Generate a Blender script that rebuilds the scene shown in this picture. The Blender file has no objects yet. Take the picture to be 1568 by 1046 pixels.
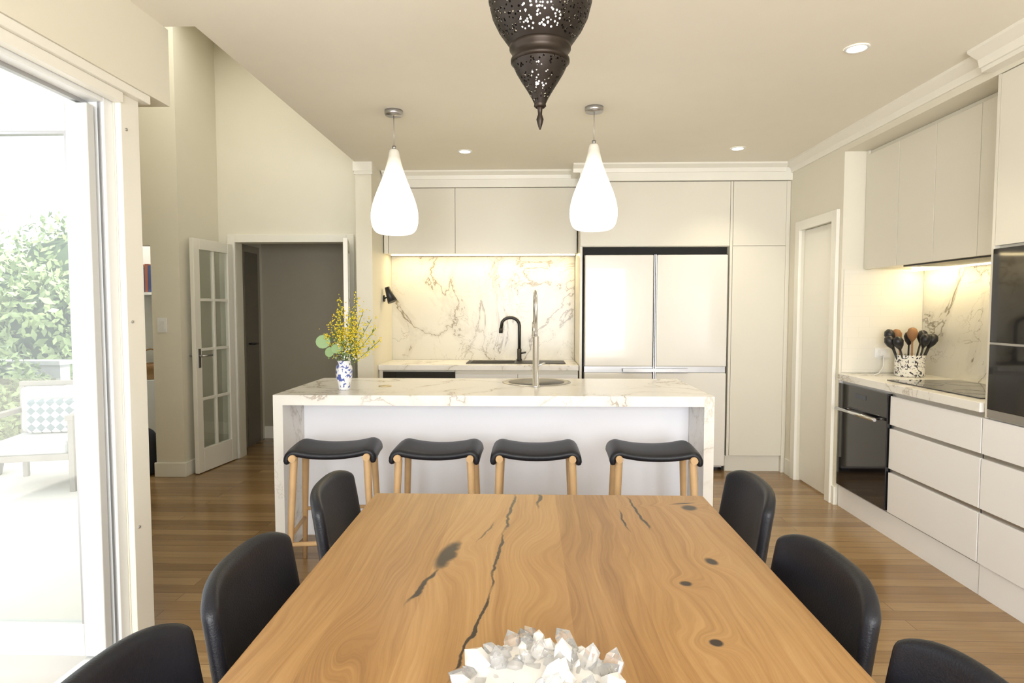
import bpy, math, random
from mathutils import Vector, Matrix
random.seed(7)
S = bpy.context.scene

# ------------------------------------------------------------ mesh builder
class MB:
    def __init__(s):
        s.v=[]; s.f=[]; s.m=[]; s.s=[]
    def add(s, vs, fs, mi=0, sm=False):
        o=len(s.v); s.v+= [tuple(p) for p in vs]
        for f in fs:
            s.f.append([i+o for i in f]); s.m.append(mi); s.s.append(sm)
    def box(s,x0,x1,y0,y1,z0,z1,mi=0):
        vs=[(x,y,z) for z in (z0,z1) for y in (y0,y1) for x in (x0,x1)]
        s.add(vs,[(0,2,3,1),(4,5,7,6),(0,1,5,4),(2,6,7,3),(0,4,6,2),(1,3,7,5)],mi)
        return s
    def tube(s,pts,r,seg=10,mi=0):
        pts=[Vector(p) for p in pts]; n=len(pts)
        rs=r if isinstance(r,(list,tuple)) else [r]*n
        vs=[];fs=[]
        t0=(pts[1]-pts[0]).normalized()
        up=Vector((0,0,1)) if abs(t0.z)<.9 else Vector((1,0,0))
        a=t0.cross(up).normalized()
        for i,p in enumerate(pts):
            t=(pts[min(i+1,n-1)]-pts[max(i-1,0)]).normalized()
            a=(a-t*a.dot(t)).normalized(); b=t.cross(a)
            for k in range(seg):
                an=2*math.pi*k/seg
                vs.append(p+(a*math.cos(an)+b*math.sin(an))*rs[i])
        for i in range(n-1):
            for k in range(seg):
                k2=(k+1)%seg
                fs.append((i*seg+k,i*seg+k2,(i+1)*seg+k2,(i+1)*seg+k))
        s.add(vs,fs,mi,True)
        o=len(s.v)-n*seg
        s.f.append([o+k for k in range(seg)][::-1]); s.m.append(mi); s.s.append(False)
        s.f.append([o+(n-1)*seg+k for k in range(seg)]); s.m.append(mi); s.s.append(False)
        return s
    def lathe(s,prof,seg=32,c=(0,0,0),mi=0,sm=True):
        vs=[];fs=[]
        for r,z in prof:
            for k in range(seg):
                an=2*math.pi*k/seg
                vs.append((c[0]+max(r,1e-4)*math.cos(an),c[1]+max(r,1e-4)*math.sin(an),c[2]+z))
        for i in range(len(prof)-1):
            for k in range(seg):
                k2=(k+1)%seg
                fs.append((i*seg+k,i*seg+k2,(i+1)*seg+k2,(i+1)*seg+k))
        s.add(vs,fs,mi,sm); return s
    def prism(s,poly,axis,a,b,mi=0):
        n=len(poly); vs=[]
        for t in (a,b):
            for (p,q) in poly:
                vs.append({'x':(t,p,q),'y':(p,t,q),'z':(p,q,t)}[axis])
        fs=[tuple(range(n))[::-1],tuple(range(n,2*n))]
        for i in range(n):
            j=(i+1)%n; fs.append((i,j,n+j,n+i))
        s.add(vs,fs,mi); return s
    def grid(s,fn,nu,nv,mi=0,sm=True):
        vs=[fn(i/nu,j/nv) for j in range(nv+1) for i in range(nu+1)]
        fs=[(j*(nu+1)+i,j*(nu+1)+i+1,(j+1)*(nu+1)+i+1,(j+1)*(nu+1)+i) for j in range(nv) for i in range(nu)]
        s.add(vs,fs,mi,sm); return s
    def build(s,name,mats,loc=(0,0,0),rz=0,bevel=0,parent=None,subsurf=0,solid=0,recalc=True):
        me=bpy.data.meshes.new(name)
        me.from_pydata(s.v,[],s.f)
        for m in (mats if isinstance(mats,(list,tuple)) else [mats]): me.materials.append(m)
        for p,mi,sm in zip(me.polygons,s.m,s.s):
            p.material_index=mi; p.use_smooth=sm
        me.update()
        if recalc:
            import bmesh
            bm=bmesh.new(); bm.from_mesh(me); bmesh.ops.recalc_face_normals(bm,faces=bm.faces); bm.to_mesh(me); bm.free()
        ob=bpy.data.objects.new(name,me); S.collection.objects.link(ob)
        ob.location=loc; ob.rotation_euler=(0,0,rz)
        if parent: ob.parent=parent
        if solid:
            md=ob.modifiers.new('solid','SOLIDIFY'); md.thickness=solid; md.offset=0
        if bevel:
            md=ob.modifiers.new('bev','BEVEL'); md.width=bevel; md.segments=3; md.limit_method='ANGLE'
        if subsurf:
            md=ob.modifiers.new('sub','SUBSURF'); md.levels=subsurf; md.render_levels=subsurf
        return ob

def empty(name,loc=(0,0,0),rz=0):
    e=bpy.data.objects.new(name,None); S.collection.objects.link(e); e.location=loc; e.rotation_euler=(0,0,rz); return e
def light(name,kind,loc,energy,color=(1,1,1),rot=(0,0,0),parent=None,**kw):
    l=bpy.data.lights.new(name,kind); l.energy=energy; l.color=color
    for k,v in kw.items(): setattr(l,k,v)
    o=bpy.data.objects.new(name,l); S.collection.objects.link(o); o.location=loc; o.rotation_euler=rot
    if parent: o.parent=parent
    return o

# ------------------------------------------------------------ materials
class NT:
    def __init__(s,name):
        s.mat=bpy.data.materials.new(name); s.mat.use_nodes=True
        s.t=s.mat.node_tree; s.n=s.t.nodes; s.l=s.t.links
        s.b=s.n.get('Principled BSDF'); s.o=s.n.get('Material Output')
        s.tc=s.n.new('ShaderNodeTexCoord')
    def put(s,sock,val):
        if isinstance(val,bpy.types.NodeSocket): s.l.new(val,sock)
        elif val is not None: sock.default_value=val
    def M(s,op,a,b=None,c=None,clamp=False):
        n=s.n.new('ShaderNodeMath'); n.operation=op; n.use_clamp=clamp
        s.put(n.inputs[0],a); s.put(n.inputs[1],b); s.put(n.inputs[2],c); return n.outputs[0]
    def noise(s,vec,scale,detail=3,rough=.5,dist=0):
        n=s.n.new('ShaderNodeTexNoise'); s.put(n.inputs['Vector'],vec)
        n.inputs['Scale'].default_value=scale; n.inputs['Detail'].default_value=detail
        n.inputs['Roughness'].default_value=rough; n.inputs['Distortion'].default_value=dist
        return n.outputs['Fac']
    def mapping(s,vec,scale=(1,1,1),rot=(0,0,0),loc=(0,0,0)):
        n=s.n.new('ShaderNodeMapping'); s.put(n.inputs['Vector'],vec)
        n.inputs['Scale'].default_value=scale; n.inputs['Rotation'].default_value=rot; n.inputs['Location'].default_value=loc
        return n.outputs[0]
    def ramp(s,fac,stops):
        n=s.n.new('ShaderNodeValToRGB'); s.put(n.inputs[0],fac)
        e=n.color_ramp.elements
        while len(e)<len(stops): e.new(.5)
        for el,(p,c) in zip(e,stops):
            el.position=p; el.color=(*c,1) if len(c)==3 else c
        return n.outputs[0]
    def mix(s,fac,a,b,bt='MIX'):
        n=s.n.new('ShaderNodeMix'); n.data_type='RGBA'; n.blend_type=bt
        s.put(n.inputs[0],fac)
        s.put(n.inputs[6],(*a,1) if isinstance(a,tuple) and len(a)==3 else a)
        s.put(n.inputs[7],(*b,1) if isinstance(b,tuple) and len(b)==3 else b)
        return n.outputs[2]
    def bump(s,h,strength=.1,dist=.01):
        n=s.n.new('ShaderNodeBump'); n.inputs['Strength'].default_value=strength; n.inputs['Distance'].default_value=dist
        s.put(n.inputs['Height'],h); s.l.new(n.outputs[0],s.b.inputs['Normal'])
    def comb(s,x,y,z):
        n=s.n.new('ShaderNodeCombineXYZ'); s.put(n.inputs[0],x); s.put(n.inputs[1],y); s.put(n.inputs[2],z); return n.outputs[0]
    def sep(s,v):
        n=s.n.new('ShaderNodeSeparateXYZ'); s.put(n.inputs[0],v); return n.outputs

def paint(name,col,rough=.5,metal=0,var=.04,bump=0,scale=6,emis=None,estr=0,coat=0,trans=0,spec=None):
    t=NT(name); f=t.noise(t.tc.outputs['Object'],scale,3)
    c=t.mix(f,tuple(k*(1-var) for k in col),tuple(min(1,k*(1+var)) for k in col))
    t.put(t.b.inputs['Base Color'],c)
    t.b.inputs['Roughness'].default_value=rough; t.b.inputs['Metallic'].default_value=metal
    if spec is not None: t.b.inputs['Specular IOR Level'].default_value=spec
    if coat: t.b.inputs['Coat Weight'].default_value=coat
    if trans: t.b.inputs['Transmission Weight'].default_value=trans
    if emis:
        t.b.inputs['Emission Color'].default_value=(*emis,1); t.b.inputs['Emission Strength'].default_value=estr
    if bump: t.bump(t.noise(t.tc.outputs['Object'],scale*30,3),bump,.002)
    return t.mat

wallm=paint('paint_cream',(.77,.735,.62),.6,var=.02,bump=.1)
ceilm=paint('paint_ceiling',(.87,.83,.725),.7,var=.02)
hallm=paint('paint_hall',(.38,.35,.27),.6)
trimm=paint('trim_gloss',(.85,.83,.75),.35,var=.01)
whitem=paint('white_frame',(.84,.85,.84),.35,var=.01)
leafdim=paint('white_frame_dimmed',(.62,.63,.62),.4,var=.01)  # white frame with shade put into its colour, so daylight won't blow it out
cabm=paint('cabinet_greige',(.75,.72,.625),.34,var=.01)
drawm=paint('drawer_white',(.84,.83,.82),.35,var=.01)
islm=paint('island_white',(.86,.87,.92),.4,var=.01)
fridgem=paint('fridge_white',(.80,.78,.72),.20,var=.01,coat=.3)
blackgl=paint('black_glass',(.006,.006,.008),.06,var=.1,coat=.5)
blackm=paint('black_matt',(.012,.012,.014),.4)
darkgap=paint('dark_gap',(.02,.02,.02),.8)
chrome=paint('chrome',(.75,.75,.76),.15,1)
alu=paint('aluminium',(.50,.50,.51),.35,1)
steel=paint('sink_steel',(.42,.41,.40),.35,1)
leather=paint('leather_black',(.008,.009,.014),.40,var=.3,bump=.35,scale=9,spec=.38)
oak=paint('oak_leg',(.58,.38,.19),.45,var=.18,scale=14)
white_cer=paint('ceramic_white',(.8,.8,.78),.15,var=.01,coat=.5)
ledm=paint('led_strip',(1,.9,.6),.5,emis=(1,.82,.48),estr=8)
dlm=paint('downlight_glow',(1,1,1),.5,emis=(1,.95,.84),estr=14)
patiom=paint('patio_paving',(.72,.70,.66),.8,var=.12,scale=1.5)
eavem=paint('eave_cream',(.78,.69,.40),.7)
basketm=paint('basket_wicker',(.35,.2,.08),.8,var=.4,scale=60,bump=.5)

def shade_mat():
    t=NT('opal_glass'); X,Y,Z=t.sep(t.tc.outputs['Object'])
    f=t.M('DIVIDE',t.M('SUBTRACT',2.34,Z),.22,clamp=True)
    t.b.inputs['Base Color'].default_value=(.80,.78,.70,1); t.b.inputs['Roughness'].default_value=.2
    t.b.inputs['Emission Color'].default_value=(1,.95,.82,1)
    t.put(t.b.inputs['Emission Strength'],t.M('MULTIPLY_ADD',f,1.1,.03)); return t.mat
shade=shade_mat()

def glassm(name,gl=.08,tint=(1,1,1)):
    t=NT(name); t.n.remove(t.b)
    tr=t.n.new('ShaderNodeBsdfTransparent'); tr.inputs[0].default_value=(*tint,1)
    g=t.n.new('ShaderNodeBsdfGlossy'); g.inputs['Roughness'].default_value=.02
    m=t.n.new('ShaderNodeMixShader'); m.inputs[0].default_value=gl
    t.l.new(tr.outputs[0],m.inputs[1]); t.l.new(g.outputs[0],m.inputs[2]); t.l.new(m.outputs[0],t.o.inputs[0])
    return t.mat
winglass=glassm('window_glass',.12,(.97,.99,.98))

def marble(name,base=(.80,.77,.70),vein=(.33,.26,.17),sc=1.0,rot=(.5,.3,.7),loc=(0,0,0),str1=1.0):
    t=NT(name); v=t.mapping(t.tc.outputs['Object'],(sc,sc,sc),rot,loc)
    n1=t.noise(v,1.3,7,.58,.7); d1=t.M('ABSOLUTE',t.M('SUBTRACT',n1,.5))
    n2=t.noise(v,3.1,6,.6,.9); d2=t.M('ABSOLUTE',t.M('SUBTRACT',n2,.47))
    mk=t.noise(v,1.9,2)
    a=t.M('SUBTRACT',1,t.M('DIVIDE',d1,.010),clamp=True)
    h=t.M('MULTIPLY',t.M('SUBTRACT',1,t.M('DIVIDE',d1,.05),clamp=True),.22)
    b=t.M('MULTIPLY',t.M('SUBTRACT',1,t.M('DIVIDE',d2,.009),clamp=True),.6)
    m1=t.M('MULTIPLY_ADD',mk,3.2,-1.05+.3*str1,clamp=True)
    m2=t.M('MULTIPLY_ADD',mk,-4,2.0+.3*str1,clamp=True)
    f=t.M('ADD',t.M('MULTIPLY',t.M('MAXIMUM',a,h),m1),t.M('MULTIPLY',b,m2),clamp=True)
    cl=t.mix(t.noise(v,2.2,4),tuple(k*.94 for k in base),base)
    t.put(t.b.inputs['Base Color'],t.mix(f,cl,vein)); t.b.inputs['Roughness'].default_value=.22
    return t.mat
marb=marble('marble_calacatta',(.84,.82,.77),(.36,.29,.20),str1=.2)
marbs=marble('marble_splashback',(.70,.67,.58),(.24,.19,.12),.9,(.9,.2,1.1),str1=1.6)
marbr=marble('marble_side',(.72,.70,.63),(.22,.19,.14),1.1,(.2,.9,.3),(3.1,1.7,.4),1.8)

def floor_mat():
    t=NT('timber_floor'); P=t.tc.outputs['Object']
    br=t.n.new('ShaderNodeTexBrick'); t.put(br.inputs['Vector'],P)
    br.inputs['Color1'].default_value=(0,0,0,1); br.inputs['Color2'].default_value=(1,1,1,1); br.inputs['Mortar'].default_value=(.5,.5,.5,1)
    br.inputs['Scale'].default_value=1; br.inputs['Mortar Size'].default_value=.0012; br.inputs['Mortar Smooth'].default_value=.1
    br.inputs['Brick Width'].default_value=1.7; br.inputs['Row Height'].default_value=.085; br.offset=.37
    g=t.noise(t.mapping(P,(1.6,28,1)),1.5,6,.6,.4)
    var=t.M('ADD',t.M('MULTIPLY',br.outputs['Color'],.48),t.M('MULTIPLY',g,.55))
    c=t.ramp(var,[(.1,(.19,.108,.043)),(.5,(.28,.170,.072)),(.9,(.40,.265,.125))])
    c=t.mix(br.outputs['Fac'],c,(.11,.06,.025))
    t.put(t.b.inputs['Base Color'],c); t.b.inputs['Roughness'].default_value=.20
    t.bump(t.M('SUBTRACT',1,br.outputs['Fac']),.2,.002)
    return t.mat
floorm=floor_mat()

def table_mat():
    t=NT('table_timber'); P=t.tc.outputs['Object']; X,Y,Z=t.sep(P)
    kn=[ # cx,cy,ax,ay,rot, dark
      (-.213,1.555,.026,.10,-.16,1),(-.245,1.37,.008,.11,-.22,1),
      (.517,1.948,.028,.030,0,1),(.465,1.527,.017,.026,.2,1),(.367,1.40,.016,.015,0,1),(.361,1.147,.014,.014,0,1),
      (.345,1.90,.006,.17,.06,1),(.29,1.83,.0045,.10,.0,1),(.037,2.02,.007,.10,-.05,1),(.505,1.99,.05,.006,.2,1),
      (-.058,1.90,.0060,.20,-.07,1),(-.078,1.55,.0050,.22,-.05,1),(-.112,1.17,.0045,.20,-.14,1),(-.12,1.72,.004,.10,-.25,.7),
      (.02,1.56,.035,.07,0,0),(.01,1.20,.03,.06,.2,0),(-.36,1.1,.02,.05,0,0),(.44,.8,.02,.03,0,1),(-.2,.6,.03,.06,0,1)]
    wob=t.noise(t.mapping(P,(9,9,1)),1.6,4); wob2=t.M('MULTIPLY',t.M('SUBTRACT',wob,.5),.03)
    dark=None; warp=None
    for cx,cy,ax,ay,r,dk in kn:
        dx=t.M('SUBTRACT',t.M('ADD',X,wob2) if ay>.08 else X,cx); dy=t.M('SUBTRACT',Y,cy)
        c,s=math.cos(r),math.sin(r)
        u=t.M('ADD',t.M('MULTIPLY',dx,c),t.M('MULTIPLY',dy,s)); v=t.M('SUBTRACT',t.M('MULTIPLY',dy,c),t.M('MULTIPLY',dx,s))
        d2=t.M('ADD',t.M('POWER',t.M('ABSOLUTE',t.M('DIVIDE',u,ax)),2),t.M('POWER',t.M('ABSOLUTE',t.M('DIVIDE',v,ay)),2))
        if dk:
            k=t.M('MULTIPLY',t.M('MULTIPLY_ADD',t.M('ADD',d2,t.M('MULTIPLY',wob,1.2)),-1.4,2.3,clamp=True),dk)
            dark=k if dark is None else t.M('MAXIMUM',dark,k)
        if ax>.012:
            uu=t.M('DIVIDE',u,ax*2.6); vv=t.M('DIVIDE',v,ay*2.2)
            q=t.M('ADD',t.M('MULTIPLY',uu,uu),t.M('MULTIPLY',vv,vv))
            w=t.M('MULTIPLY',t.M('POWER',2.718,t.M('MULTIPLY',q,-1)),.06)
            warp=w if warp is None else t.M('ADD',warp,w)
    low=t.noise(t.mapping(P,(3.2,.9,1)),1.2,3,.5,.3)
    g=t.M('ADD',t.M('ADD',X,t.M('MULTIPLY',low,.16)),warp)
    fine=t.noise(t.comb(t.M('MULTIPLY',g,110),t.M('MULTIPLY',Y,2.6),0),1,7,.7)
    rings=t.noise(t.comb(t.M('MULTIPLY',g,30),t.M('MULTIPLY',Y,.6),3.3),1,4,.6)
    pl=t.M('FLOOR',t.M('DIVIDE',t.M('ADD',X,.57),.165))
    wn=t.n.new('ShaderNodeTexWhiteNoise'); wn.noise_dimensions='1D'; t.l.new(pl,wn.inputs['W'])
    val=t.M('ADD',t.M('ADD',t.M('MULTIPLY',fine,.52),t.M('MULTIPLY',rings,.42)),t.M('MULTIPLY',wn.outputs['Value'],.13))
    c=t.ramp(val,[(.32,(.21,.100,.030)),(.47,(.325,.170,.056)),(.58,(.395,.220,.080)),(.76,(.49,.30,.125))])
    c=t.mix(dark,c,(.028,.017,.012))
    t.put(t.b.inputs['Base Color'],c); t.b.inputs['Roughness'].default_value=.30
    t.bump(t.M('SUBTRACT',fine,dark),.12,.002)
    return t.mat
tablem=table_mat()

def tile_mat():
    t=NT('subway_tile'); X,Y,Z=t.sep(t.tc.outputs['Object'])
    br=t.n.new('ShaderNodeTexBrick'); t.put(br.inputs['Vector'],t.comb(X,Z,0))
    br.inputs['Color1'].default_value=(.74,.72,.65,1); br.inputs['Color2'].default_value=(.745,.725,.655,1); br.inputs['Mortar'].default_value=(.70,.68,.61,1)
    br.inputs['Scale'].default_value=1; br.inputs['Mortar Size'].default_value=.0014; br.inputs['Brick Width'].default_value=.15; br.inputs['Row Height'].default_value=.075
    t.put(t.b.inputs['Base Color'],br.outputs['Color']); t.b.inputs['Roughness'].default_value=.25
    t.bump(t.M('SUBTRACT',1,br.outputs['Fac']),.08,.001); return t.mat
tilem=tile_mat()

def lantern_mat():
    t=NT('pierced_metal'); P=t.tc.outputs['Object']
    vo=t.n.new('ShaderNodeTexVoronoi'); t.put(vo.inputs['Vector'],P); vo.inputs['Scale'].default_value=125
    n=t.noise(P,45,2)
    hole=t.M('LESS_THAN',t.M('ADD',vo.outputs['Distance'],t.M('MULTIPLY',n,.30)),.47)
    X,Y,Z=t.sep(P)
    rib=t.M('GREATER_THAN',t.M('ABSOLUTE',t.M('SUBTRACT',t.M('FRACT',t.M('MULTIPLY',Z,14)),.5)),.06)
    f=t.M('MULTIPLY',hole,rib)
    t.b.inputs['Base Color'].default_value=(.030,.024,.020,1); t.b.inputs['Metallic'].default_value=.7; t.b.inputs['Roughness'].default_value=.45
    tr=t.n.new('ShaderNodeBsdfTransparent'); m=t.n.new('ShaderNodeMixShader')
    t.l.new(f,m.inputs[0]); t.l.new(t.b.outputs[0],m.inputs[1]); t.l.new(tr.outputs[0],m.inputs[2]); t.l.new(m.outputs[0],t.o.inputs[0])
    return t.mat
pierced=lantern_mat()
bronze=paint('dark_bronze',(.035,.026,.020),.4,.8)

def leaf_mat(name,a,b):
    t=NT(name); f=t.noise(t.tc.outputs['Object'],2.5,4,.7)
    t.put(t.b.inputs['Base Color'],t.ramp(f,[(.3,a),(.7,b)])); t.b.inputs['Roughness'].default_value=.6; return t.mat
leafm=leaf_mat('garden_leaves',(.10,.17,.05),(.40,.50,.22))

def pattern_mat(name,base,col,scale,thr):
    t=NT(name); P=t.tc.outputs['Object']
    f=t.M('GREATER_THAN',t.noise(P,scale,2,.5,1.5),thr)
    t.put(t.b.inputs['Base Color'],t.mix(f,base,col)); t.b.inputs['Roughness'].default_value=.15; t.b.inputs['Coat Weight'].default_value=.5
    return t.mat
vasem=pattern_mat('delft_ceramic',(.8,.81,.84),(.09,.13,.42),26,.56)
crockm=pattern_mat('crock_ceramic',(.8,.78,.72),(.04,.04,.06),42,.57)

# ------------------------------------------------------------ room shell
ZC=2.62; ZH=3.85
MB().prism([(-1.78,-2.4),(3.0,-2.4),(3.0,6.7),(-4.75,6.7),(-1.78,2.45)],'z',-.06,0).build('floor',floorm)
MB().box(-1.443,2.9,2.65,5.9,ZC,ZC+.1).box(-1.78,2.9,-2.4,2.65,ZC,ZC+.1).build('ceiling',ceilm)
MB().prism([(-1.3,2.6),(-1.3,6.7),(-5.0,6.7),(-5.0,7.2),(-1.95,2.6)],'z',ZH,ZH+.08).build('ceiling_1',ceilm)
MB().box(-1.31,2.9,5.8,5.9,0,ZC).build('wall_back',wallm)
MB().box(-1.445,-1.31,5.07,5.9,0,ZC).build('wall_nib',wallm)
MB().box(-1.46,-1.30,5.05,5.10,ZC-.075,ZC).box(-1.452,-1.302,5.06,5.10,ZC-.10,ZC-.075).build('trim_1',trimm)
MB().box(-1.443,-1.35,2.65,5.9,ZC+.1,ZH).box(-1.95,-1.35,2.58,2.65,ZC+.1,ZH).build('wall_upper',wallm)
MB().box(-2.88,-2.72,5.6,5.72,0,ZH).box(-1.68,-1.445,5.6,5.72,0,ZH).box(-2.72,-1.68,5.6,5.72,2.02,ZH).build('wall_doorway',wallm)
MB().box(-2.79,-2.72,5.575,5.6,0,2.09).box(-1.68,-1.61,5.575,5.6,0,2.09).box(-2.72,-1.68,5.575,5.6,2.02,2.09).build('trim_2',trimm,bevel=.004)
MB().box(-3.12,-2.88,4.95,6.5,0,ZH).build('wall_column',wallm)
MB().box(-3.132,-2.868,4.935,4.95,0,.12).box(-2.88,-2.866,4.95,5.575,0,.12).build('baseboard_column',trimm,bevel=.003)
MB().box(-3.6,-3.12,4.95,5.05,1.93,ZH).build('wall_header',wallm)
MB().box(-4.6,-3.12,6.35,6.45,0,ZH).build('wall_study',paint('paint_study',(.84,.84,.82),.6))
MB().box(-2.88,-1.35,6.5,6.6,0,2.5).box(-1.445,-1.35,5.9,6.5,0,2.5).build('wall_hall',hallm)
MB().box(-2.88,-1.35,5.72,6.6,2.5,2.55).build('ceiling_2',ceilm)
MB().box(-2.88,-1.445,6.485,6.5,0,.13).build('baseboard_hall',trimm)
d=empty('door_4',(0,0,0))
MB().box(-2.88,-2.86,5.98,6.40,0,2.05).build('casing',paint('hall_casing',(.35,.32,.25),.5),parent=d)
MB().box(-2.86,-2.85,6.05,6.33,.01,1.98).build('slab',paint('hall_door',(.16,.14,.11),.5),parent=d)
MB().tube([(-2.85,6.1,1.05),(-2.80,6.1,1.05),(-2.80,6.2,1.05)],.01).build('handle',blackm,parent=d)
a=Vector((-1.715,2.50)); b=Vector((-4.85,7.10)); dv=(b-a); ang=math.atan2(dv.y,dv.x); L=dv.length
w=MB().box(0,L,0,.06,-.06,ZH).build('wall_diagonal',wallm); w.location=(a.x,a.y,0); w.rotation_euler=(0,0,ang)
# left wall with open folding glass door
MB().box(-1.76,-1.64,2.40,2.52,0,ZC).box(-1.76,-1.64,-1.0,2.40,2.26,ZC).box(-1.76,-1.64,-2.4,-1.0,0,ZC).build('wall_left',wallm)
MB().box(-1.64,-1.58,-2.3,2.68,2.29,ZC).box(-1.76,-1.64,2.52,2.68,2.29,ZC).build('wall_left_bulkhead',wallm)
MB().box(-1.64,-1.615,2.40,2.515,0,2.29).box(-1.64,-1.60,-1.0,2.40,2.215,2.255).box(-1.64,-1.585,-1.0,2.55,2.255,2.29).build('trim_3',trimm,bevel=.004)
d1=empty('door_1')
MB().box(-1.76,-1.645,2.345,2.40,0,2.26).box(-1.76,-1.645,-1.0,2.345,2.20,2.26).box(-1.76,-1.645,-1.0,-.95,0,2.20).box(-1.76,-1.645,-.95,2.345,0,.02).build('frame',whitem,parent=d1,bevel=.004)
MB().box(-1.72,-1.70,-.95,2.335,2.185,2.20).box(-1.665,-1.655,2.338,2.345,.02,2.20).build('track',alu,parent=d1)
m=MB(); PX0,PX1,PY0,PY1=-2.60,-1.668,2.285,2.325
m.box(PX1-.085,PX1,PY0,PY1,.03,2.18).box(PX0,PX0+.085,PY0,PY1,.03,2.18).box(PX0+.085,PX1-.085,PY0,PY1,2.075,2.18).box(PX0+.085,PX1-.085,PY0,PY1,.03,.16)
m.build('folding_leaf',leafdim,parent=d1,bevel=.004)
m=MB().box(PX1-.095,PX1-.085,PY0+.005,PY1-.005,.16,2.075).box(PX0+.085,PX1-.095,PY0+.005,PY1-.005,2.065,2.075)
m.build('glazing_bead',alu,parent=d1)
MB().box(PX0+.085,PX1-.085,2.302,2.308,.16,2.075).build('pane',winglass,parent=d1)
sc=MB()
for z in (.5,1.35,2.12):
    sc.tube([(-1.615,2.43,z),(-1.611,2.43,z)],.006,8)
sc.build('screws',alu,parent=d1)
# rear wall with window
MB().box(-1.76,-1.3,-2.5,-2.4,0,ZC).box(2.1,2.9,-2.5,-2.4,0,ZC).box(-1.3,2.1,-2.5,-2.4,0,.4).box(-1.3,2.1,-2.5,-2.4,2.3,ZC).build('wall_rear',wallm)
wr=empty('window_1')
MB().box(-1.3,-1.24,-2.49,-2.41,.4,2.3).box(2.04,2.1,-2.49,-2.41,.4,2.3).box(.37,.43,-2.49,-2.41,.4,2.3).box(-1.24,2.04,-2.49,-2.41,.4,.46).box(-1.24,2.04,-2.49,-2.41,2.24,2.3).build('frame',whitem,parent=wr)
# right side
MB().box(2.78,2.9,-2.4,4.36,0,ZC).build('wall_right',wallm)
MB().box(2.2,2.9,4.36,4.44,0,ZC).build('wall_end',wallm)
MB().box(2.2,2.28,4.44,4.47,0,ZC).box(2.2,2.28,4.47,5.0,2.04,ZC).box(2.2,2.28,5.0,5.8,0,ZC).build('wall_pantry',wallm)
MB().box(2.215,2.765,4.352,4.36,.955,1.68).build('trim_tile_splashback',tilem)
dp=empty('door_2')
MB().box(2.222,2.26,4.475,4.995,.01,2.035).build('slab',trimm,parent=dp,bevel=.003)
MB().box(2.175,2.2,4.40,4.475,0,2.11).box(2.175,2.2,4.995,5.07,0,2.11).box(2.175,2.2,4.475,4.995,2.035,2.11).build('architrave',trimm,parent=dp,bevel=.004)
MB().box(2.187,2.2,4.362,4.40,0,.13).box(2.187,2.2,5.07,5.2,0,.13).build('baseboard_right',trimm)
MB().box(-1.31,.43,5.43,5.8,2.482,ZC).box(.43,2.2,5.20,5.8,2.482,ZC).build('trim_bulkhead_back',trimm)
MB().box(2.2,2.78,-2.4,4.36,2.50,ZC).build('trim_bulkhead_right',wallm)
def corn(mb,axis,pos,a,b,sgn,h=.07,p=.06):
    prof=[(pos,ZC-h),(pos+sgn*.012,ZC-h),(pos+sgn*.02,ZC-h*.55),(pos+sgn*p,ZC-.014),(pos+sgn*p,ZC),(pos,ZC)]
    mb.prism(prof,axis,a,b)
c=MB()
corn(c,'x',5.43,-1.30,.37,-1); corn(c,'x',5.20,.37,2.14,-1)
c.box(.37,.43,5.20,5.43,2.55,ZC)
c.build('trim_cornice_back',trimm)
c=MB(); corn(c,'y',2.2,3.0,5.2,-1,.08,.07); corn(c,'y',2.14,-2.4,3.0,-1,.08,.07); c.box(2.14,2.2,-2.4,3.0,2.52,ZC)
c.build('trim_cornice_right',trimm)

# ------------------------------------------------------------ french doors
def french(name,hx,hy,ang,Wd=.54,H=1.99):
    e=empty(name,(hx,hy,.008),ang)
    s=.075; t=.038
    m=MB().box(0,s,-t/2,t/2,0,H).box(Wd-s,Wd,-t/2,t/2,0,H).box(s,Wd-s,-t/2,t/2,H-.09,H).box(s,Wd-s,-t/2,t/2,0,.20)
    cx=Wd/2; m.box(cx-.012,cx+.012,-t/2+.006,t/2-.006,.2,H-.09)
    for k in range(1,4):
        z=.2+(H-.29)*k/4
        m.box(s,Wd-s,-t/2+.007,t/2-.007,z-.012,z+.012)
    m.build('leaf',trimm,parent=e,bevel=.003)
    MB().box(s,Wd-s,-.003,.003,.2,H-.09).build('glass',winglass,parent=e)
    h=MB(); x=Wd-.04
    for sg in (1,-1):
        h.box(x-.015,x+.015,sg*t/2,sg*(t/2+.006),.90,1.06)
        h.tube([(x,sg*t/2,1.0),(x,sg*(t/2+.045),1.0),(x-.10,sg*(t/2+.05),1.0)],.009)
    h.build('handle',alu,parent=e)
    return e
french('door_3',-2.745,5.55,math.atan2(-.55,-.07))
french('door_3',-1.66,5.55,math.atan2(-.50,.13),.51)

# ------------------------------------------------------------ back kitchen run
kb=empty('base_cabinet')
MB().box(-.642,.425,5.26,5.79,.12,.874).box(-.642,.425,5.31,5.79,0,.12).build('carcass',cabm,parent=kb)
m=MB()
for x0,x1 in ((-.64,-.1),(-.096,.424)): m.box(x0,x1,5.24,5.26,.125,.84)
m.build('door',drawm,parent=kb,bevel=.002)
dw=empty('dishwasher')
MB().box(-1.27,-.645,5.235,5.26,.125,.80).build('front',drawm,parent=dw,bevel=.002); MB().box(-1.27,-.645,5.235,5.26,.803,.86).build('control_strip',blackgl,parent=dw)
MB().box(-1.305,-.645,5.26,5.79,.10,.874).box(-1.305,-.645,5.31,5.79,0,.10).box(-1.305,-1.273,5.24,5.26,.125,.874).build('body',cabm,parent=dw)
MB().box(-1.308,.428,5.22,5.778,.875,.92).build('kitchen_countertop',marb,bevel=.003)
MB().box(-1.309,.429,5.78,5.797,.921,1.90).build('marble_splashback',marbs)
bs=empty('sink')
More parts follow.
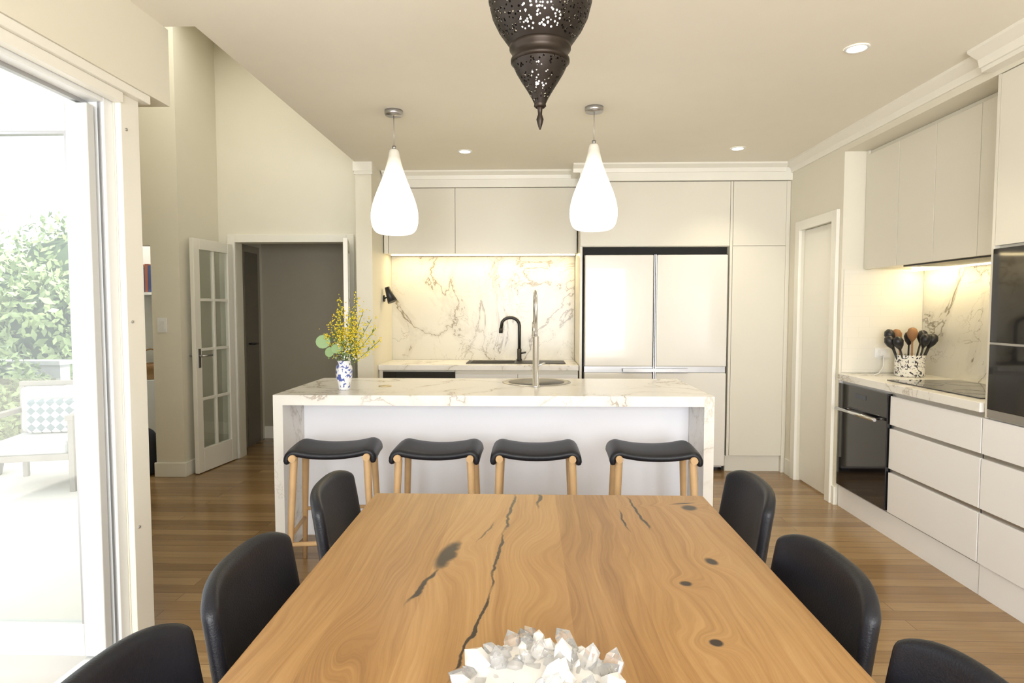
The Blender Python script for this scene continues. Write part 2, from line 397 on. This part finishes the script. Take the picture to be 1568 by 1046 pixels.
MB().box(-.56,.325,5.36,5.66,.920,.926).build('rim',blackm,parent=bs,bevel=.003)
MB().box(-.52,-.13,5.39,5.63,.926,.928).build('bowl',darkgap,parent=bs)
TY=5.70
bt=MB(); pts=[(-.09,TY,.921),(-.09,TY,1.21)]
for k in range(0,9):
    a_=math.pi*k/8*.85; pts.append((-.09-.085+.085*math.cos(a_),TY-.02*k/8,1.25+.075*math.sin(a_)))
pts.append((-.262,TY-.02,1.22))
bt.tube(pts,.0145,12); bt.lathe([(.0,0),(.027,0),(.027,.012),(.020,.02),(.020,.11),(0,.11)],20,(-.09,TY,.921)); bt.tube([(-.09,TY,.985),(-.03,TY-.02,1.0)],.008)
bt.tube([(-.262,TY-.02,1.225),(-.264,TY-.02,1.18)],.018,12)
bt.build('kitchen_tap',blackm)
oc=empty('wall_cabinet')
MB().box(-1.305,.425,5.47,5.795,1.905,2.478).build('carcass',cabm,parent=oc)
m=MB()
for x0,x1 in ((-1.30,-1.262),(-1.258,-.662),(-.658,.424)): m.box(x0,x1,5.45,5.47,1.90,2.478)
m.build('doors',cabm,parent=oc,bevel=.002)
MB().box(-1.27,.42,5.60,5.63,1.896,1.904).build('led',ledm,parent=oc)
light('led_glow','AREA',(-.43,5.62,1.89),3.2,(1,.80,.45),parent=oc,shape='RECTANGLE',size=1.6,size_y=.04)
tc=empty('tall_cabinet')
MB().box(.435,1.70,5.245,5.795,1.935,2.478).box(1.70,2.17,5.245,5.795,.14,2.478).box(.435,.455,5.225,5.795,0,1.935).box(1.70,1.72,5.225,5.245,.14,2.478).build('carcass',cabm,parent=tc)
m=MB(); m.box(.437,1.697,5.225,5.245,1.94,2.478); m.box(1.724,2.165,5.225,5.245,1.94,2.478); m.box(1.724,2.165,5.225,5.245,.145,1.936)
m.build('doors',cabm,parent=tc,bevel=.002)
MB().box(1.70,2.17,5.265,5.795,0,.14).box(2.166,2.198,5.225,5.30,0,2.478).build('kick',cabm,parent=tc)
fr=empty('fridge')
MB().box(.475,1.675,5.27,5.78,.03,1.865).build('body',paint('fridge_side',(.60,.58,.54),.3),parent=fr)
MB().box(.457,1.698,5.30,5.79,1.87,1.934).box(.457,.472,5.30,5.79,0,1.87).box(1.679,1.698,5.30,5.79,0,1.87).build('recess',darkgap,parent=fr)
m=MB()
for x0,x1 in ((.475,1.054),(1.080,1.675)):
    m.box(x0,x1,5.185,5.265,.915,1.862); m.box(x0,x1,5.185,5.265,.06,.86)
m.build('doors',fridgem,parent=fr,bevel=.010)
MB().box(1.057,1.064,5.178,5.265,.06,1.862).box(1.070,1.077,5.178,5.265,.06,1.862).box(.80,1.35,5.165,5.20,.872,.898).box(.475,1.675,5.22,5.265,.862,.913).build('handle_trim',alu,parent=fr)
MB().box(.5,.56,5.3,5.36,0,.03).box(1.59,1.65,5.3,5.36,0,.03).box(.5,1.65,5.70,5.76,0,.03).build('feet',blackm,parent=fr)

# ------------------------------------------------------------ right run
X0=2.2
rr=empty('drawer_cabinet')
MB().box(X0+.025,2.775,2.99,4.345,.15,.90).box(X0+.012,2.775,2.985,4.345,0,.15).build('carcass',drawm,parent=rr)
MB().box(X0-.015,2.765,2.985,4.351,.902,.95).build('countertop',marb,parent=rr,bevel=.003)
m=MB(); al=MB()
rows=((.16,.405),(.43,.675),(.70,.875))
for y0,y1 in ((2.99,3.735),):
    for z0,z1 in rows: m.box(X0,X0+.022,y0,y1,z0,z1)
    for z in (.405,.675,.875): al.box(X0+.012,X0+.024,y0,y1,z,z+.025)
m.box(X0,X0+.022,4.335,4.35,.16,.90)
m.build('drawer_fronts',drawm,parent=rr,bevel=.002); al.build('finger_channels',alu,parent=rr)
ov=empty('oven')
MB().box(X0-.012,X0+.02,3.745,4.33,.165,.885).build('glass_door',blackgl,parent=ov,bevel=.003)
MB().tube([(X0-.055,3.80,.715),(X0-.055,4.275,.715)],.011).tube([(X0-.055,3.84,.715),(X0-.012,3.84,.715)],.007).tube([(X0-.055,4.235,.715),(X0-.012,4.235,.715)],.007).build('handle',chrome,parent=ov)
MB().box(X0-.014,X0-.0125,3.98,4.10,.81,.84).build('display',paint('oven_display',(.05,.06,.08),.2),parent=ov)
ct=empty('cooktop')
MB().box(2.27,2.72,3.10,3.90,.950,.957).build('glass',blackgl,parent=ct,bevel=.002)
m=MB()
for cx,cy,r in ((2.39,3.32,.09),(2.60,3.30,.075),(2.39,3.68,.075),(2.60,3.68,.10)):
    m.lathe([(r-.003,0),(r-.003,.0008),(r,.0008),(r,0)],40,(cx,cy,.957))
m.build('rings',paint('cook_ring',(.15,.15,.15),.3),parent=ct)
MB().box(2.766,2.779,2.985,4.351,.905,1.675).build('marble_splashback',marbr)
uc=empty('wall_cabinet')
MB().box(2.367,2.775,2.985,4.355,1.69,2.498).box(2.35,2.365,4.33,4.355,1.685,2.498).build('carcass',cabm,parent=uc)
m=MB()
for y0,y1 in ((3.972,4.328),(3.622,3.968),(3.272,3.618),(2.985,3.268)): m.box(2.345,2.367,y0,y1,1.68,2.47)
m.build('doors',cabm,parent=uc,bevel=.002)
MB().box(2.38,2.76,3.15,3.95,1.672,1.69).build('rangehood_vent',paint('hood',(.03,.03,.03),.4),parent=uc)
MB().box(2.66,2.68,3.0,4.32,1.664,1.672).box(2.66,2.68,3.96,4.32,1.672,1.69).build('led',ledm,parent=uc)
light('led_glow','AREA',(2.67,3.7,1.66),2.2,(1,.80,.45),rot=(0,0,math.pi/2),parent=uc,shape='RECTANGLE',size=1.2,size_y=.04)
tw=empty('oven_tower')
MB().box(X0+.025,2.775,2.36,2.97,.15,2.498).box(X0+.012,2.775,2.36,2.98,0,.15).box(X0,X0+.025,2.955,2.972,.88,2.498).build('carcass',cabm,parent=tw)
m=MB()
for z0,z1 in rows: m.box(X0,X0+.022,2.36,2.982,z0,z1)
m.box(X0+.010,X0+.012,2.36,2.98,0,.155)
m.build('drawer_fronts',drawm,parent=tw,bevel=.002)
al=MB()
for z in (.405,.675): al.box(X0+.012,X0+.024,2.36,2.982,z,z+.025)
al.build('finger_channels',alu,parent=tw)
MB().box(X0,X0+.022,2.36,2.953,1.70,2.495).build('door',cabm,parent=tw,bevel=.002)
wo=empty('wall_oven')
MB().box(X0-.012,X0+.022,2.37,2.945,.925,1.235).box(X0-.012,X0+.022,2.37,2.945,1.245,1.685).build('glass_fronts',blackgl,parent=wo,bevel=.003)
MB().box(X0-.006,X0+.022,2.365,2.95,1.235,1.245).box(X0-.006,X0+.022,2.365,2.95,.885,.924).build('metal_trim',alu,parent=wo)
MB().box(X0,2.775,1.2,2.355,0,2.498).build('pantry_cabinet',cabm,bevel=.003)
uh=empty('utensil_holder')
MB().lathe([(0,0),(.083,0),(.09,.01),(.088,.135),(.092,.145),(.083,.145),(.08,.02),(0,.02)],32,(2.57,4.16,.95)).build('crock',crockm,parent=uh)
u=MB(); random.seed(3)
for k in range(10):
    an=k*.63; bx,by=2.57+.045*math.cos(an),4.16+.045*math.sin(an)
    ex,ey=2.57+.12*math.cos(an),4.16+.08*math.sin(an); zt=1.14+.07*random.random(); mi=1 if k in (3,7) else 0
    u.tube([(bx,by,.975),(ex,ey,zt)],.006,8,mi)
    dr=Vector((ex-bx,ey-by,zt-.975)).normalized(); c0=Vector((ex,ey,zt))
    u.tube([c0-dr*.01,c0+dr*.02,c0+dr*.05,c0+dr*.075,c0+dr*.085],[.007,.026,.033,.024,.005],10,mi)
u.build('utensils',[blackm,paint('wood_spoon',(.3,.15,.06),.6)],parent=uh)
pg=empty('power_outlet')
MB().box(2.44,2.55,4.343,4.352,1.06,1.13).build('plate',white_cer,parent=pg,bevel=.003)
MB().box(2.46,2.50,4.31,4.343,1.075,1.115).tube([(2.48,4.31,1.08),(2.47,4.29,1.0),(2.43,4.27,.956),(2.36,4.2,.956)],.004,8).build('plug',white_cer,parent=pg)

# ------------------------------------------------------------ island
isl=empty('kitchen_island')
MB().box(-1.442,1.025,3.36,4.22,.862,.92).box(-1.442,-1.387,3.36,4.22,0,.862).box(.970,1.025,3.36,4.22,0,.862).build('marble_waterfall',marb,parent=isl)
MB().box(-1.386,.969,3.68,4.20,.0,.861).build('back_panel',islm,parent=isl)
isk=empty('sink')
MB().lathe([(0,.0015),(.19,.0015),(.205,.004),(.225,.004),(.228,0)],48,(.05,4.01,.9202)).build('rim',steel,parent=isk)
MB().lathe([(.0,0),(.185,0),(.185,.003),(0,.003)],48,(.05,4.01,.9205)).build('bowl',paint('sink_dark',(.16,.155,.15),.4,.6),parent=isk)
tp=MB()
tp.lathe([(0,0),(.027,0),(.027,.008),(.020,.012),(.020,.31),(.016,.318),(0,.318)],24,(.043,3.75,.92))
pts=[(.043,3.75,1.23),(.043,3.75,1.43)]
for k in range(1,11):
    a_=math.pi*k/10; pts.append((.043-.008*k/10,3.75+.09-.09*math.cos(a_),1.43+.085*math.sin(a_)))
pts.append((.035,3.93,1.30))
tp.tube(pts,.010,12); tp.tube([(.035,3.93,1.32),(.035,3.93,1.22)],.016,12); tp.tube([(.043,3.75,1.05),(.10,3.75,1.07)],.007)
tp.build('kitchen_tap',chrome)
MB().lathe([(0,0),(.04,0),(.04,.004),(0,.004)],24,(-.90,3.76,.92)).build('coaster',paint('brass_disc',(.6,.5,.3),.3,.5))

ve=empty('flower_vase',(-1.105,3.59,.92))
MB().lathe([(0,0),(.030,0),(.034,.01),(.036,.03),(.046,.07),(.050,.11),(.046,.14),(.036,.158),(.042,.176),(.037,.176),(.030,.158),(0,.15)],32).build('vase',vasem,parent=ve)
random.seed(11)
st=MB()
stems=[(-.02,0,.54),(.08,.02,.55),(.06,-.03,.44),(.16,.03,.42),(.20,-.02,.37),(-.08,.02,.40),(-.10,-.02,.34),(.02,.05,.48),(.13,-.05,.34),(.0,-.06,.38),(.08,.06,.40),(.22,.0,.30),(-.04,.0,.46),(.12,.0,.47),(.05,.0,.36)]
for ex,ey,ez in stems:
    p0=Vector((ex*.08,ey*.1,.14)); p3=Vector((ex,ey,ez)); p1=Vector((ex*.25,ey*.3,ez*.5)); 
    P=[]
    for k in range(8):
        t=k/7; P.append(p0*(1-t)**2+p1*2*t*(1-t)+p3*t*t)
    st.tube(P,.0018,5,0)
    for k in range(75):
        t=min(.5+.52*random.random(),1)
        c=p0*(1-t)**2+p1*2*t*(1-t)+p3*t*t
        c=c+Vector((random.gauss(0,.015),random.gauss(0,.015),random.gauss(0,.015)))
        r=random.uniform(.003,.0068)
        vs=[c+Vector(q)*r for q in ((1,0,0),(-1,0,0),(0,1,0),(0,-1,0),(0,0,1),(0,0,-1))]
        st.add(vs,[(0,2,4),(2,1,4),(1,3,4),(3,0,4),(2,0,5),(1,2,5),(3,1,5),(0,3,5)],1,True)
    for k in range(9):
        t=random.uniform(.2,.95); c=p0*(1-t)**2+p1*2*t*(1-t)+p3*t*t
        dd=Vector((random.uniform(-1,1),random.uniform(-1,1),random.uniform(-.1,1))).normalized()*random.uniform(.025,.05)
        sd=dd.cross(Vector((0,0,1))).normalized()*.005
        st.add([c,c+dd*.5+sd,c+dd,c+dd*.5-sd],[(0,1,2,3)],0)
def disc(c,r,nrm,mi):
    n=Vector(nrm).normalized(); a1=n.cross(Vector((0,0,1))).normalized(); b1=n.cross(a1)
    st.add([Vector(c)+a1*math.cos(t*.5236)*r+b1*math.sin(t*.5236)*r for t in range(12)],[tuple(range(12))],mi)
disc((-.115,-.03,.29),.042,(.2,-1,.3),2); disc((-.07,-.05,.23),.03,(-.2,-1,.2),2); disc((-.03,-.05,.25),.03,(.2,-1,.5),2)
st.tube([(0,0,.14),(-.06,-.02,.2),(-.115,-.028,.25)],.002,5,0)
for k in range(110):
    c=Vector((random.gauss(.02,.045),random.gauss(-.01,.03),random.uniform(.18,.31))); r=random.uniform(.005,.010)
    vs=[c+Vector(q)*r for q in ((1,0,0),(-1,0,0),(0,1,0),(0,-1,0),(0,0,1),(0,0,-1))]
    st.add(vs,[(0,2,4),(2,1,4),(1,3,4),(3,0,4),(2,0,5),(1,2,5),(3,1,5),(0,3,5)],3 if k%2 else 4,True)
st.build('flowers',[paint('stem_green',(.12,.2,.05),.6),paint('wattle_yellow',(.82,.66,.05),.7),paint('round_leaf',(.28,.42,.2),.5),paint('white_bloom',(.7,.7,.55),.7),paint('filler_green',(.25,.35,.12),.7)],parent=ve,recalc=False)

# ------------------------------------------------------------ stools
def stool(x,y,rz=0):
    e=empty('bar_stool',(x,y,0),rz)
    m=MB()
    for tx,ty in [(-.185,-.125),(.185,-.125),(-.185,.125),(.185,.125)]:
        bx,by=tx*1.13,ty*1.32
        m.tube([(bx,by,0),(tx+(bx-tx)*.45,ty+(by-ty)*.45,.36),(tx,ty,.625),(tx,ty,.645)],[.012,.017,.020,.018],12)
    for sx in (-.185,.185):
        m.tube([(sx,-.168,.645),(sx,.168,.645)],.018,12)
        m.tube([(sx*1.085,-.149,.24),(sx*1.085,.149,.24)],.010,10)
    m.tube([(-.205,-.151,.20),(.205,-.151,.20)],.012,10); m.tube([(-.198,.147,.29),(.198,.147,.29)],.010,10)
    m.build('oak_frame',oak,parent=e)
    def f(u,v):
        q=u*2-1; t=v*2-1; s=abs(q); sg=1 if q>=0 else -1
        if s<.80:
            k=s/.80; x_=.185*k; z=.655+.022*k**2.2
        else:
            k=(s-.80)/.20*2.2; x_=.185+.032*math.sin(min(k,1.57)); z=.677-.030*(1-math.cos(min(k,1.57)))-max(0,k-1.57)*.05
        return (sg*x_,t*.155,z-.010*abs(t)**4)
    MB().grid(f,30,12).build('leather_seat',leather,parent=e,solid=.036,subsurf=1)
for i,(x,r) in enumerate(((-1.035,.12),(-.483,.0),(.036,0),(.65,-.05))): stool(x,3.19,r)

# ------------------------------------------------------------ dining table
dt=empty('dining_table')
TX0,TX1,TY0,TY1=-.535,.60,-.10,2.08
MB().box(TX0,TX1,TY0,TY1,.718,.76).build('top',tablem,parent=dt,bevel=.004)
m=MB()
for y in (.32,1.62):
    m.box(-.10,-.04,y-.04,y+.04,.06,.68).box(.10,.16,y-.04,y+.04,.06,.68).box(-.14,.2,y-.045,y+.045,0,.06).box(-.14,.2,y-.045,y+.045,.68,.718)
m.box(.0,.06,.36,1.58,.60,.68)
m.build('trestle',blackm,parent=dt,bevel=.004)

def chair(x,y,rz):
    e=empty('dining_chair',(x,y,0),rz)   # local +x faces the table, back at x=0
    H=.385
    def f(u,v):
        s=u*2-1
        w=.222*(1-.04*v)
        lean=-.055*v
        wrap=.050*abs(s)**2.4
        z=.46+H*v*(1-.10*abs(s)**4.5*v)
        return (lean+wrap,s*w,z)
    MB().grid(f,14,12).build('backrest',leather,parent=e,solid=.034,subsurf=2)
    def g(u,v):
        s=u*2-1; 
        return (.0+.42*v,s*(.215-.012*v)*(1-.06*max(0,v-.8)*5*abs(s)),.455-.012*(1-s*s)*math.sin(math.pi*v)-.015*max(0,v-.85)*6)
    MB().grid(g,12,12).build('seat',leather,parent=e,solid=.05,subsurf=1)
    m=MB()
    for sx,sy in ((.02,-.18),(.02,.18),(.38,-.175),(.38,.175)):
        ox=-.035 if sx<.1 else .02
        m.tube([(sx+ox,sy*1.06,0),(sx,sy,.44)],[.010,.014],10)
    m.tube([(.02,-.18,.425),(.38,-.175,.425),(.38,.175,.425),(.02,.18,.425),(.02,-.18,.425)],.011,8)
    m.build('legs',blackm,parent=e)
chair(-.625,1.95,.06); chair(-.625,1.35,.03); chair(-.64,.89,-.02)
chair(.71,1.99,math.pi-.05); chair(.655,1.37,math.pi+.02); chair(.66,.875,math.pi)

# crystal cluster
random.seed(5); cr=MB()
cr.lathe([(0,.0),(.10,.0),(.13,.012),(.125,.035),(.09,.05),(0,.055)],18,mi=1)
for k in range(120):
    an=random.random()*6.283; rr_=.118*math.sqrt(random.random())
    base=Vector((rr_*math.cos(an),rr_*math.sin(an)*.85,.015+.025*random.random()))
    dr=Vector((math.cos(an)*rr_*7+random.gauss(0,.6),math.sin(an)*rr_*6+random.gauss(0,.6),.8)).normalized()
    Ln=random.uniform(.02,.055); r=random.uniform(.008,.020)
    if k in (3,17,31): Ln=.08; r=(.016,.013,.015)[(3,17,31).index(k)]; base=Vector(({3:.03,17:.065,31:-.06}[k],.02,.02)); dr=Vector(({3:.1,17:.35,31:-.3}[k],.1,1)).normalized()
    if k==31: Ln=.05
    a1=dr.cross(Vector((random.random(),random.random(),.1))).normalized(); b1=dr.cross(a1); vs=[]
    for h,q in ((0,1),(Ln*.75,1)):
        for j in range(6):
            t=j*math.pi/3; vs.append(base+dr*h+(a1*math.cos(t)+b1*math.sin(t))*r*q)
    vs.append(base+dr*(Ln*.75+r*1.0)+a1*r*.3)
    fs=[(j,(j+1)%6,6+(j+1)%6,6+j) for j in range(6)]+[(6+j,6+(j+1)%6,12) for j in range(6)]+[(5,4,3,2,1,0)]
    cr.add(vs,fs,0 if k%3 else 1)
t=NT('quartz'); t.b.inputs['Base Color'].default_value=(.97,.97,.97,1); t.b.inputs['Roughness'].default_value=.04
t.b.inputs['Transmission Weight'].default_value=.85; t.b.inputs['IOR'].default_value=1.45
t2=paint('quartz_milky',(.80,.79,.78),.25,coat=.4)
cr.build('crystal_cluster',[t.mat,t2],loc=(.022,.955,.76))

# ------------------------------------------------------------ lights
def pendant(x,y,dz):
    e=empty('pendant_light',(x,y,dz))
    pr=[(0,1.868),(.07,1.868),(.105,1.873),(.130,1.892),(.143,1.93),(.147,1.975),(.143,2.02),(.129,2.075),(.104,2.14),(.078,2.20),(.057,2.26),(.043,2.31),(.035,2.35),(.030,2.38),(.022,2.39),(0,2.39)]
    MB().lathe(pr,48).build('glass_shade',shade,parent=e,subsurf=1)
    MB().lathe([(0,2.39),(.012,2.39),(.012,2.41),(0,2.41)],16).tube([(0,0,2.40),(0,0,2.60-dz)],.0022,6).lathe([(0,2.59-dz),(.052,2.59-dz),(.056,2.6-dz),(.056,2.619-dz),(0,2.619-dz)],32).build('canopy_cord',alu,parent=e)
pendant(-.833,3.78,-.004); pendant(.392,3.75,.012)
ln=empty('moroccan_lantern',(.026,1.5,0))
prof=[(.002,1.836),(.006,1.848),(.009,1.860),(.005,1.872),(.006,1.884),(.010,1.890)]
MB().lathe(prof,20).lathe([(.010,1.887),(.015,1.891),(.013,1.901)],20).lathe([(.066,1.990),(.071,1.994),(.071,2.0),(.067,2.004),(.068,2.018),(.074,2.024),(.074,2.031),(.070,2.035)],40).lathe([(.03,2.345),(.036,2.35),(.03,2.365),(.012,2.38),(.01,2.40)],20).tube([(0,0,2.39),(0,0,2.60)],.004,8).lathe([(0,2.595),(.05,2.595),(.055,2.619),(0,2.619)],24).build('metal_fittings',bronze,parent=ln)
MB().lathe([(.012,1.893),(.020,1.91),(.032,1.93),(.046,1.952),(.058,1.972),(.067,1.992)],48).lathe([(.071,2.03),(.084,2.048),(.101,2.072),(.115,2.10),(.124,2.135),(.127,2.17),(.122,2.205),(.105,2.24),(.082,2.275),(.058,2.305),(.040,2.33),(.03,2.348)],64).build('pierced_shade',pierced,parent=ln)
MB().lathe([(0,2.05),(.03,2.06),(.05,2.09),(.05,2.12),(.03,2.15),(.012,2.17),(.012,2.33),(0,2.33)],20).lathe([(0,1.93),(.015,1.94),(.022,1.97),(.015,1.995),(0,2.0)],16).build('bulb',paint('bulb_glow',(1,1,1),.5,emis=(1,.95,.86),estr=.9),parent=ln)
for x,y in ((1.53,2.95),(1.58,4.72),(-.496,4.75)):
    e=empty('downlight',(x,y,0))
    MB().lathe([(.040,ZC-.002),(.043,ZC-.006),(.052,ZC-.005),(.055,ZC-.0005)],32).build('ring',whitem,parent=e)
    MB().lathe([(0,ZC-.003),(.041,ZC-.003)],32).build('lens',dlm,parent=e,recalc=False)
    light('lamp','SPOT',(0,0,ZC-.02),20,(1,.90,.70),parent=e,spot_size=1.9,spot_blend=.8,shadow_soft_size=.05)
sc=MB().lathe([(0,0),(.03,0),(.03,.012),(0,.012)],20)
sc.v=[(-1.31+v[2],5.45+v[0],1.50+v[1]) for v in sc.v]
sc.tube([(-1.30,5.45,1.50),(-1.25,5.42,1.52)],.007,8)
sc.tube([(-1.27,5.42,1.60),(-1.255,5.42,1.55),(-1.22,5.41,1.47)],[.022,.028,.045],16)
sc.build('wall_sconce',blackm)
sw=empty('light_switch'); MB().box(-3.075,-2.995,4.94,4.95,1.21,1.33).build('plate',whitem,parent=sw,bevel=.002)
MB().box(-3.055,-3.015,4.935,4.94,1.235,1.265).box(-3.055,-3.015,4.935,4.94,1.275,1.305).build('rockers',white_cer,parent=sw)

# ------------------------------------------------------------ study nook
bk=empty('bookcase')
MB().box(-4.10,-3.13,6.05,6.345,0,.68).build('cupboard',whitem,parent=bk)
sh=empty('wall_shelf')
MB().box(-4.10,-3.13,6.08,6.345,1.55,1.575).build('board',whitem,parent=sh)
random.seed(2); m=MB(); x=-4.08
cols=[(.5,.06,.05),(.05,.1,.3),(.1,.1,.1),(.05,.08,.2),(.30,.10,.06),(.6,.3,.05)]
while x<-3.25:
    w_=random.uniform(.018,.04); h_=random.uniform(.24,.3); m.box(x,x+w_,6.12,6.30,1.576,1.576+h_,random.randrange(6)); x+=w_+.002
m.build('books',[paint('book_%d'%i,c_,.6) for i,c_ in enumerate(cols)])
bas=empty('wicker_basket',(-3.93,6.19,.681))
MB().lathe([(0,0),(.10,0),(.125,.12),(.13,.16),(.118,.16),(.1,.02),(0,.02)],28).build('body',basketm,parent=bas)
MB().tube([(-.12*math.cos(k*math.pi/10),0,.15+.16*math.sin(k*math.pi/10)) for k in range(11)],.007,8).build('handle',basketm,parent=bas)
bp=empty('backpack',(-3.27,5.03,0))
MB().lathe([(0,0),(.10,0),(.115,.04),(.12,.22),(.10,.34),(.045,.39),(0,.40)],20).build('bag',paint('bag_cloth',(.02,.02,.025),.8),parent=bp,subsurf=1)
MB().tube([(.0,-.12,.08),(.02,-.145,.2),(.0,-.10,.34)],.012,8).tube([(-.03,0,.39),(0,0,.44),(.03,0,.39)],.008,8).build('straps',paint('bag_red',(.35,.03,.03),.7),parent=bp)

# ------------------------------------------------------------ outside
MB().prism([(-22,-8),(-1.78,-8),(-1.78,2.44),(-4.95,7.1),(-4.95,24),(-22,24)],'z',-.16,-.065).build('ground_patio',patiom)
MB().box(-2.45,-1.77,-2.4,2.5,2.50,2.58).box(-2.5,-2.45,-2.4,2.5,2.42,2.62).build('eave_roof',eavem)
MB().box(-14,-5.5,6.95,7.10,-.065,.75).box(-14,-5.48,6.92,7.13,.75,.80).build('garden_wall',paint('garden_wall_stone',(.42,.42,.40),.9,var=.35,scale=4))
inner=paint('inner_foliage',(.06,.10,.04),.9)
def bush(name,blobs,n,size,seed,parent=None):
    random.seed(seed); m=MB()
    for (cx,cy,cz,rx,ry,rz_) in blobs:
        for k in range(n):
            d_=Vector((random.gauss(0,1),random.gauss(0,1),random.gauss(0,1))).normalized()
            q=random.uniform(.70,1.12)
            c=Vector((cx+d_.x*rx*q,cy+d_.y*ry*q,cz+d_.z*rz_*q))
            if c.z<-.05: continue
            a1=Vector((random.gauss(0,1),random.gauss(0,1),random.gauss(0,1))).normalized(); b1=a1.cross(d_).normalized()
            s_=size*random.uniform(.6,1.4)
            m.add([c-a1*s_,c+b1*s_*.45,c+a1*s_,c-b1*s_*.45],[(0,1,2,3)],0)
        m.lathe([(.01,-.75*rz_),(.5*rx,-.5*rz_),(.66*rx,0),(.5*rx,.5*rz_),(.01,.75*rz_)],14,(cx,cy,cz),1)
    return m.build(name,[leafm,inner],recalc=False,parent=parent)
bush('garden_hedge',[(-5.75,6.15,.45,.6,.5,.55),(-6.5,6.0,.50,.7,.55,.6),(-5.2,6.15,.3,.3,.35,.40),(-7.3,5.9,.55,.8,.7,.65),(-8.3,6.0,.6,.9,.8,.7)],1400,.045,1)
def tree(x,y,z,rx,rz_,n,seed):
    e=empty('garden_tree',(0,0,0))
    MB().tube([(x,y,-.065),(x+.05,y,z*.6),(x,y,z)],[.10,.08,.05],10).build('trunk',paint('bark',(.15,.1,.07),.9),parent=e)
    bush('foliage',[(x,y,z,rx,rx*.8,rz_),(x+rx*.6,y+.2,z-rz_*.4,rx*.6,rx*.6,rz_*.6),(x-rx*.6,y,z-rz_*.3,rx*.6,rx*.6,rz_*.6)],n,.075,seed,parent=e)
tree(-7.9,8.9,1.35,1.0,.85,1500,2); tree(-10.6,9.2,1.6,1.2,.95,1500,3); tree(-9.6,12.5,2.0,1.3,1.3,1500,4); tree(-13.2,13,2.5,1.8,1.5,1500,5); tree(-6.75,8.3,1.15,.62,.75,1300,6)
for (x,y,s_) in ((-4.78,5.15,.9),):
    pp=empty('potted_plant',(x,y,-.065))
    MB().lathe([(0,0),(.12*s_,0),(.17*s_,.26*s_),(.185*s_,.28*s_),(.165*s_,.28*s_),(.15*s_,.24*s_),(0,.24*s_)],28).build('pot',paint('pot_grey',(.20,.21,.22),.7),parent=pp)
    bush('leaves',[(0,0,.42*s_,.22*s_,.22*s_,.20*s_)],420,.03,9,parent=pp)
# outdoor armchair with patterned cushion
oa=empty('outdoor_armchair',(-4.05,4.95,-.065),.25)
m=MB()
for sx in (-.33,.29):
    m.box(sx,sx+.04,-.32,-.28,0,.58).box(sx,sx+.04,.28,.32,0,.80).box(sx-.01,sx+.05,-.34,.32,.58,.62)
m.box(-.29,.29,-.32,-.28,.26,.31).box(-.29,.29,.28,.32,.26,.31)
for k in range(5): m.box(-.29+.127*k,-.25+.127*k,.285,.315,.31,.80)
m.box(-.33,.33,.28,.32,.80,.84).box(-.29,.29,-.28,.28,.27,.30)
m.build('timber_frame',paint('weathered_timber',(.30,.28,.25),.8,var=.2),parent=oa,bevel=.004)
MB().box(-.28,.28,-.31,.26,.301,.41).box(-.27,.27,.16,.275,.411,.80).build('cushions',paint('outdoor_fabric',(.45,.47,.47),.9),parent=oa,bevel=.03)
t=NT('patterned_fabric'); X,Y,Z=t.sep(t.tc.outputs['Object'])
ck=t.n.new('ShaderNodeTexChecker'); ck.inputs['Scale'].default_value=14; ck.inputs['Color1'].default_value=(.8,.8,.78,1); ck.inputs['Color2'].default_value=(.18,.24,.27,1)
t.put(ck.inputs['Vector'],t.comb(t.M('ADD',X,Z),t.M('SUBTRACT',Z,X),0)); t.put(t.b.inputs['Base Color'],ck.outputs['Color']); t.b.inputs['Roughness'].default_value=.9
MB().box(-.19,.19,.06,.15,.415,.70).build('scatter_cushion',t.mat,parent=oa,bevel=.035)

# ------------------------------------------------------------ world + lighting
w=bpy.data.worlds.new('World'); S.world=w; w.use_nodes=True
nt=w.node_tree; bg=nt.nodes['Background']
sky=nt.nodes.new('ShaderNodeTexSky'); sky.sky_type='HOSEK_WILKIE'; sky.turbidity=6; sky.sun_direction=(.45,.3,.82)
mx=nt.nodes.new('ShaderNodeMix'); mx.data_type='RGBA'; mx.inputs[0].default_value=.88
nt.links.new(sky.outputs[0],mx.inputs[6]); mx.inputs[7].default_value=(.95,.97,1,1)
nt.links.new(mx.outputs[2],bg.inputs[0]); bg.inputs[1].default_value=1.75
sun=light('sun','SUN',(5,-5,10),6.0,(1,.96,.88)); sun.data.angle=.02
sun.rotation_euler=Vector((-.50,-.22,-.9)).to_track_quat('-Z','Y').to_euler()
light('rear_window_daylight','AREA',(.4,-2.36,1.4),165,(.97,.98,1),rot=(math.pi/2,0,0),shape='RECTANGLE',size=3.2,size_y=1.7)
light('bay_fill','AREA',(-2.4,4.4,3.8),11,(1,.97,.88),shape='RECTANGLE',size=1.0,size_y=1.0)  # added fill lamp for the bay; the ceiling has no opening here
light('study_fill','AREA',(-3.7,5.6,3.8),45,(.95,.98,1),shape='RECTANGLE',size=.7,size_y=.7)  # added lamp to brighten the unlit study, not a real roof window

# ------------------------------------------------------------ camera
cam=bpy.data.cameras.new('camera'); co=bpy.data.objects.new('camera',cam); S.collection.objects.link(co)
co.location=(0,0,1.40); co.rotation_euler=(math.radians(90-3.01),0,math.radians(1.6))
cam.sensor_width=36; cam.lens=21.35; cam.clip_start=.05
S.camera=co
S.view_settings.view_transform='Standard'; S.view_settings.look='None'; S.view_settings.exposure=.5
